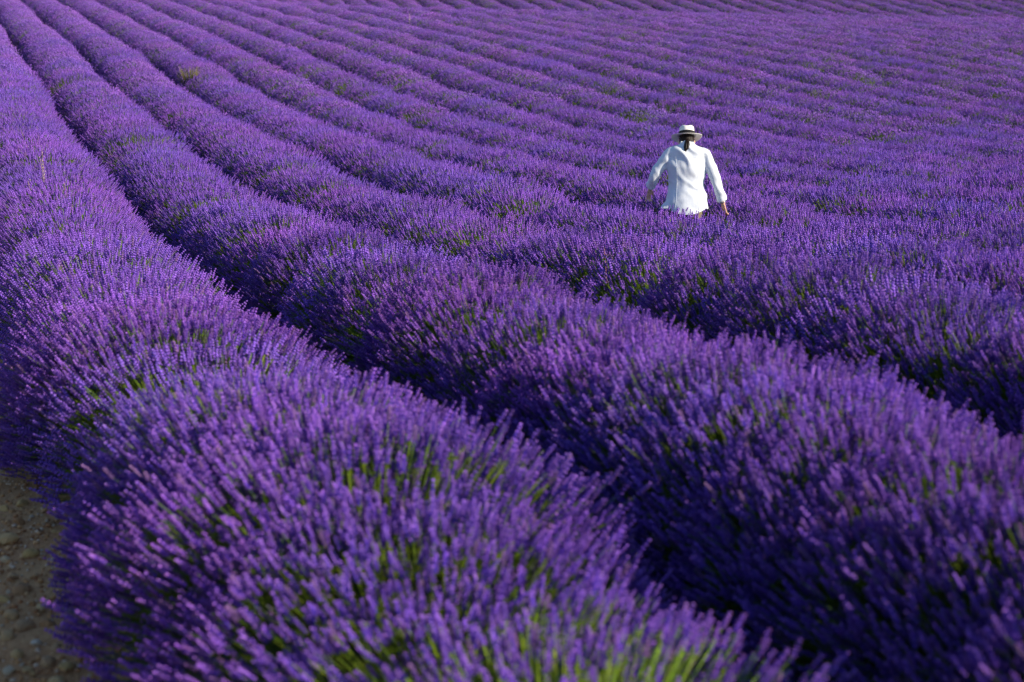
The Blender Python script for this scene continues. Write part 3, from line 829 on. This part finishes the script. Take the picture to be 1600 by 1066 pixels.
# hair: a close cap with a low ponytail
bm = bmesh.new()
ball_bm(bm, HC + HROT @ Vector((0, -.012, .018)), (.083, .092, .108), HROT)
ball_bm(bm, HC + HROT @ Vector((0, -.055, -.035)), (.064, .045, .062), HROT)
me = fuse('hair', bm, .006, 3)
bm = bmesh.new(); bm.from_mesh(me)
bmesh.ops.delete(bm, geom=[v_ for v_ in bm.verts if (HROT.inverted() @ (v_.co - HC)).y > .052 - .25 * max(0, (HROT.inverted() @ (v_.co - HC)).z)], context='VERTS')
bm.to_mesh(me); bm.free()
for v_ in me.vertices: v_.co += v_.normal * (.003 * math.sin(math.atan2(v_.co.x, v_.co.z - 1.38) * 40))
hair = link('hair', me, person, [HAIRM])
bm = bmesh.new()
for q in range(11):
    an = q * 2.4; rr = .021 * math.sqrt(q / 11)
    ox, oy = rr * math.cos(an), rr * math.sin(an)
    sweep(bm, [(ox * .4 - .004, -.045 + oy * .3, 1.46, .009, .009), (ox - .006, -.080 + oy, 1.43, .011, .011), (ox * 1.2 - .010, -.098 + oy, 1.385, .011, .011), (ox * .9 - .016, -.110 + oy * .8, 1.372, .008, .008), (ox * .3 - .020 + rng.normal(0, .006), -.116, 1.352 + rng.normal(0, .008), .003, .003)], 4, 8)
link('ponytail', simple('ponytail', bm), hair, [HAIRM])

# hat
HB = HC + HROT @ Vector((0, -.004, .066))
bm = bmesh.new(); NS = 56
prof = [(.088, -.004, 0), (.090, .004, 0), (.088, .03, 0), (.085, .06, 0), (.081, .088, 0), (.072, .098, 1), (.045, .094, 1), (.0, .086, 1)]
ringl = []
for r_, z_, top in prof:
    ring = []
    for j in range(NS):
        t = 2 * math.pi * j / NS
        dx = 1 - .10 * math.exp(-((t - 1.2) / .3) ** 2) * (z_ > .05) - .10 * math.exp(-((t - 1.94) / .3) ** 2) * (z_ > .05)
        dent = -.014 * math.exp(-(math.cos(t) * r_ / .022) ** 2) * (1 if top else 0)
        ring.append(bm.verts.new(HB + HROT @ Vector((math.cos(t) * r_ * dx * .93, math.sin(t) * r_ * dx * 1.10, z_ + dent))))
    ringl.append(ring)
for a, b_ in zip(ringl[:-1], ringl[1:]):
    for j in range(NS): bm.faces.new([a[j], a[(j + 1) % NS], b_[(j + 1) % NS], b_[j]])
br = [ringl[0]]
for r_ in (.105, .125, .145, .158, .162):
    ring = []
    for j in range(NS):
        t = 2 * math.pi * j / NS
        sq = (r_ - .09) / .07
        lift = .002 - .040 * sq * max(0, math.sin(t)) - .016 * sq * max(0, -math.sin(t)) + .004 * sq ** 2 * math.cos(t) ** 2
        ring.append(bm.verts.new(HB + HROT @ Vector((math.cos(t) * r_ * 1.0, math.sin(t) * r_ * 1.10, -.004 + lift))))
    br.append(ring)
for a, b_ in zip(br[:-1], br[1:]):
    for j in range(NS): bm.faces.new([a[(j + 1) % NS], a[j], b_[j], b_[(j + 1) % NS]])
hat = link('hat', simple('hat', bm), person, [HATM]); q = hat.modifiers.new('thickness', 'SOLIDIFY'); q.thickness = .003
bm = bmesh.new(); rr_ = []
for r_, z_ in ((.0925, .001), (.0945, .003), (.0930, .037), (.0895, .039)):
    rr_.append([bm.verts.new(HB + HROT @ Vector((math.cos(2 * math.pi * j / NS) * r_ * .935, math.sin(2 * math.pi * j / NS) * r_ * 1.10, z_))) for j in range(NS)])
for a, b_ in zip(rr_[:-1], rr_[1:]):
    for j in range(NS): bm.faces.new([a[j], a[(j + 1) % NS], b_[(j + 1) % NS], b_[j]])
link('hat_band', simple('hat_band', bm), hat, [BANDM])

# bracelet on the right wrist
bm = bmesh.new(); d = (RWR - REL).normalized(); a_ = d.orthogonal().normalized(); c_ = d.cross(a_)
bc = RWR + d * .004
ring = [[bm.verts.new(bc + (a_ * math.cos(t) + c_ * math.sin(t)) * (.031 + .003 * math.cos(s_)) + d * (.007 * math.sin(s_))) for s_ in [k_ * 1.0472 for k_ in range(6)]] for t in [2 * math.pi * j / 24 for j in range(24)]]
for j in range(24):
    for k_ in range(6): bm.faces.new([ring[j][k_], ring[(j + 1) % 24][k_], ring[(j + 1) % 24][(k_ + 1) % 6], ring[j][(k_ + 1) % 6]])
link('bracelet', simple('bracelet', bm), person, [METALM])

# where the person stands: the furrow between the fourth and fifth rows
PVROW = FIRST + 3.5 * SPACING + PV_OFF
bu = min(np.arange(6, 40, 0.02), key=lambda u: abs(project(*[float(q) for q in uv2xy(u, PVROW)], gz(u, PVROW) + 1.2)[0] - 1073))
px_, py_ = [float(q) for q in uv2xy(bu, PVROW)]
person.location = (px_, py_, gz(bu, PVROW) + .035)
person.rotation_euler = (0, 0, -math.atan2(px_, py_) + R(4))
person.scale = (PSCALE,) * 3
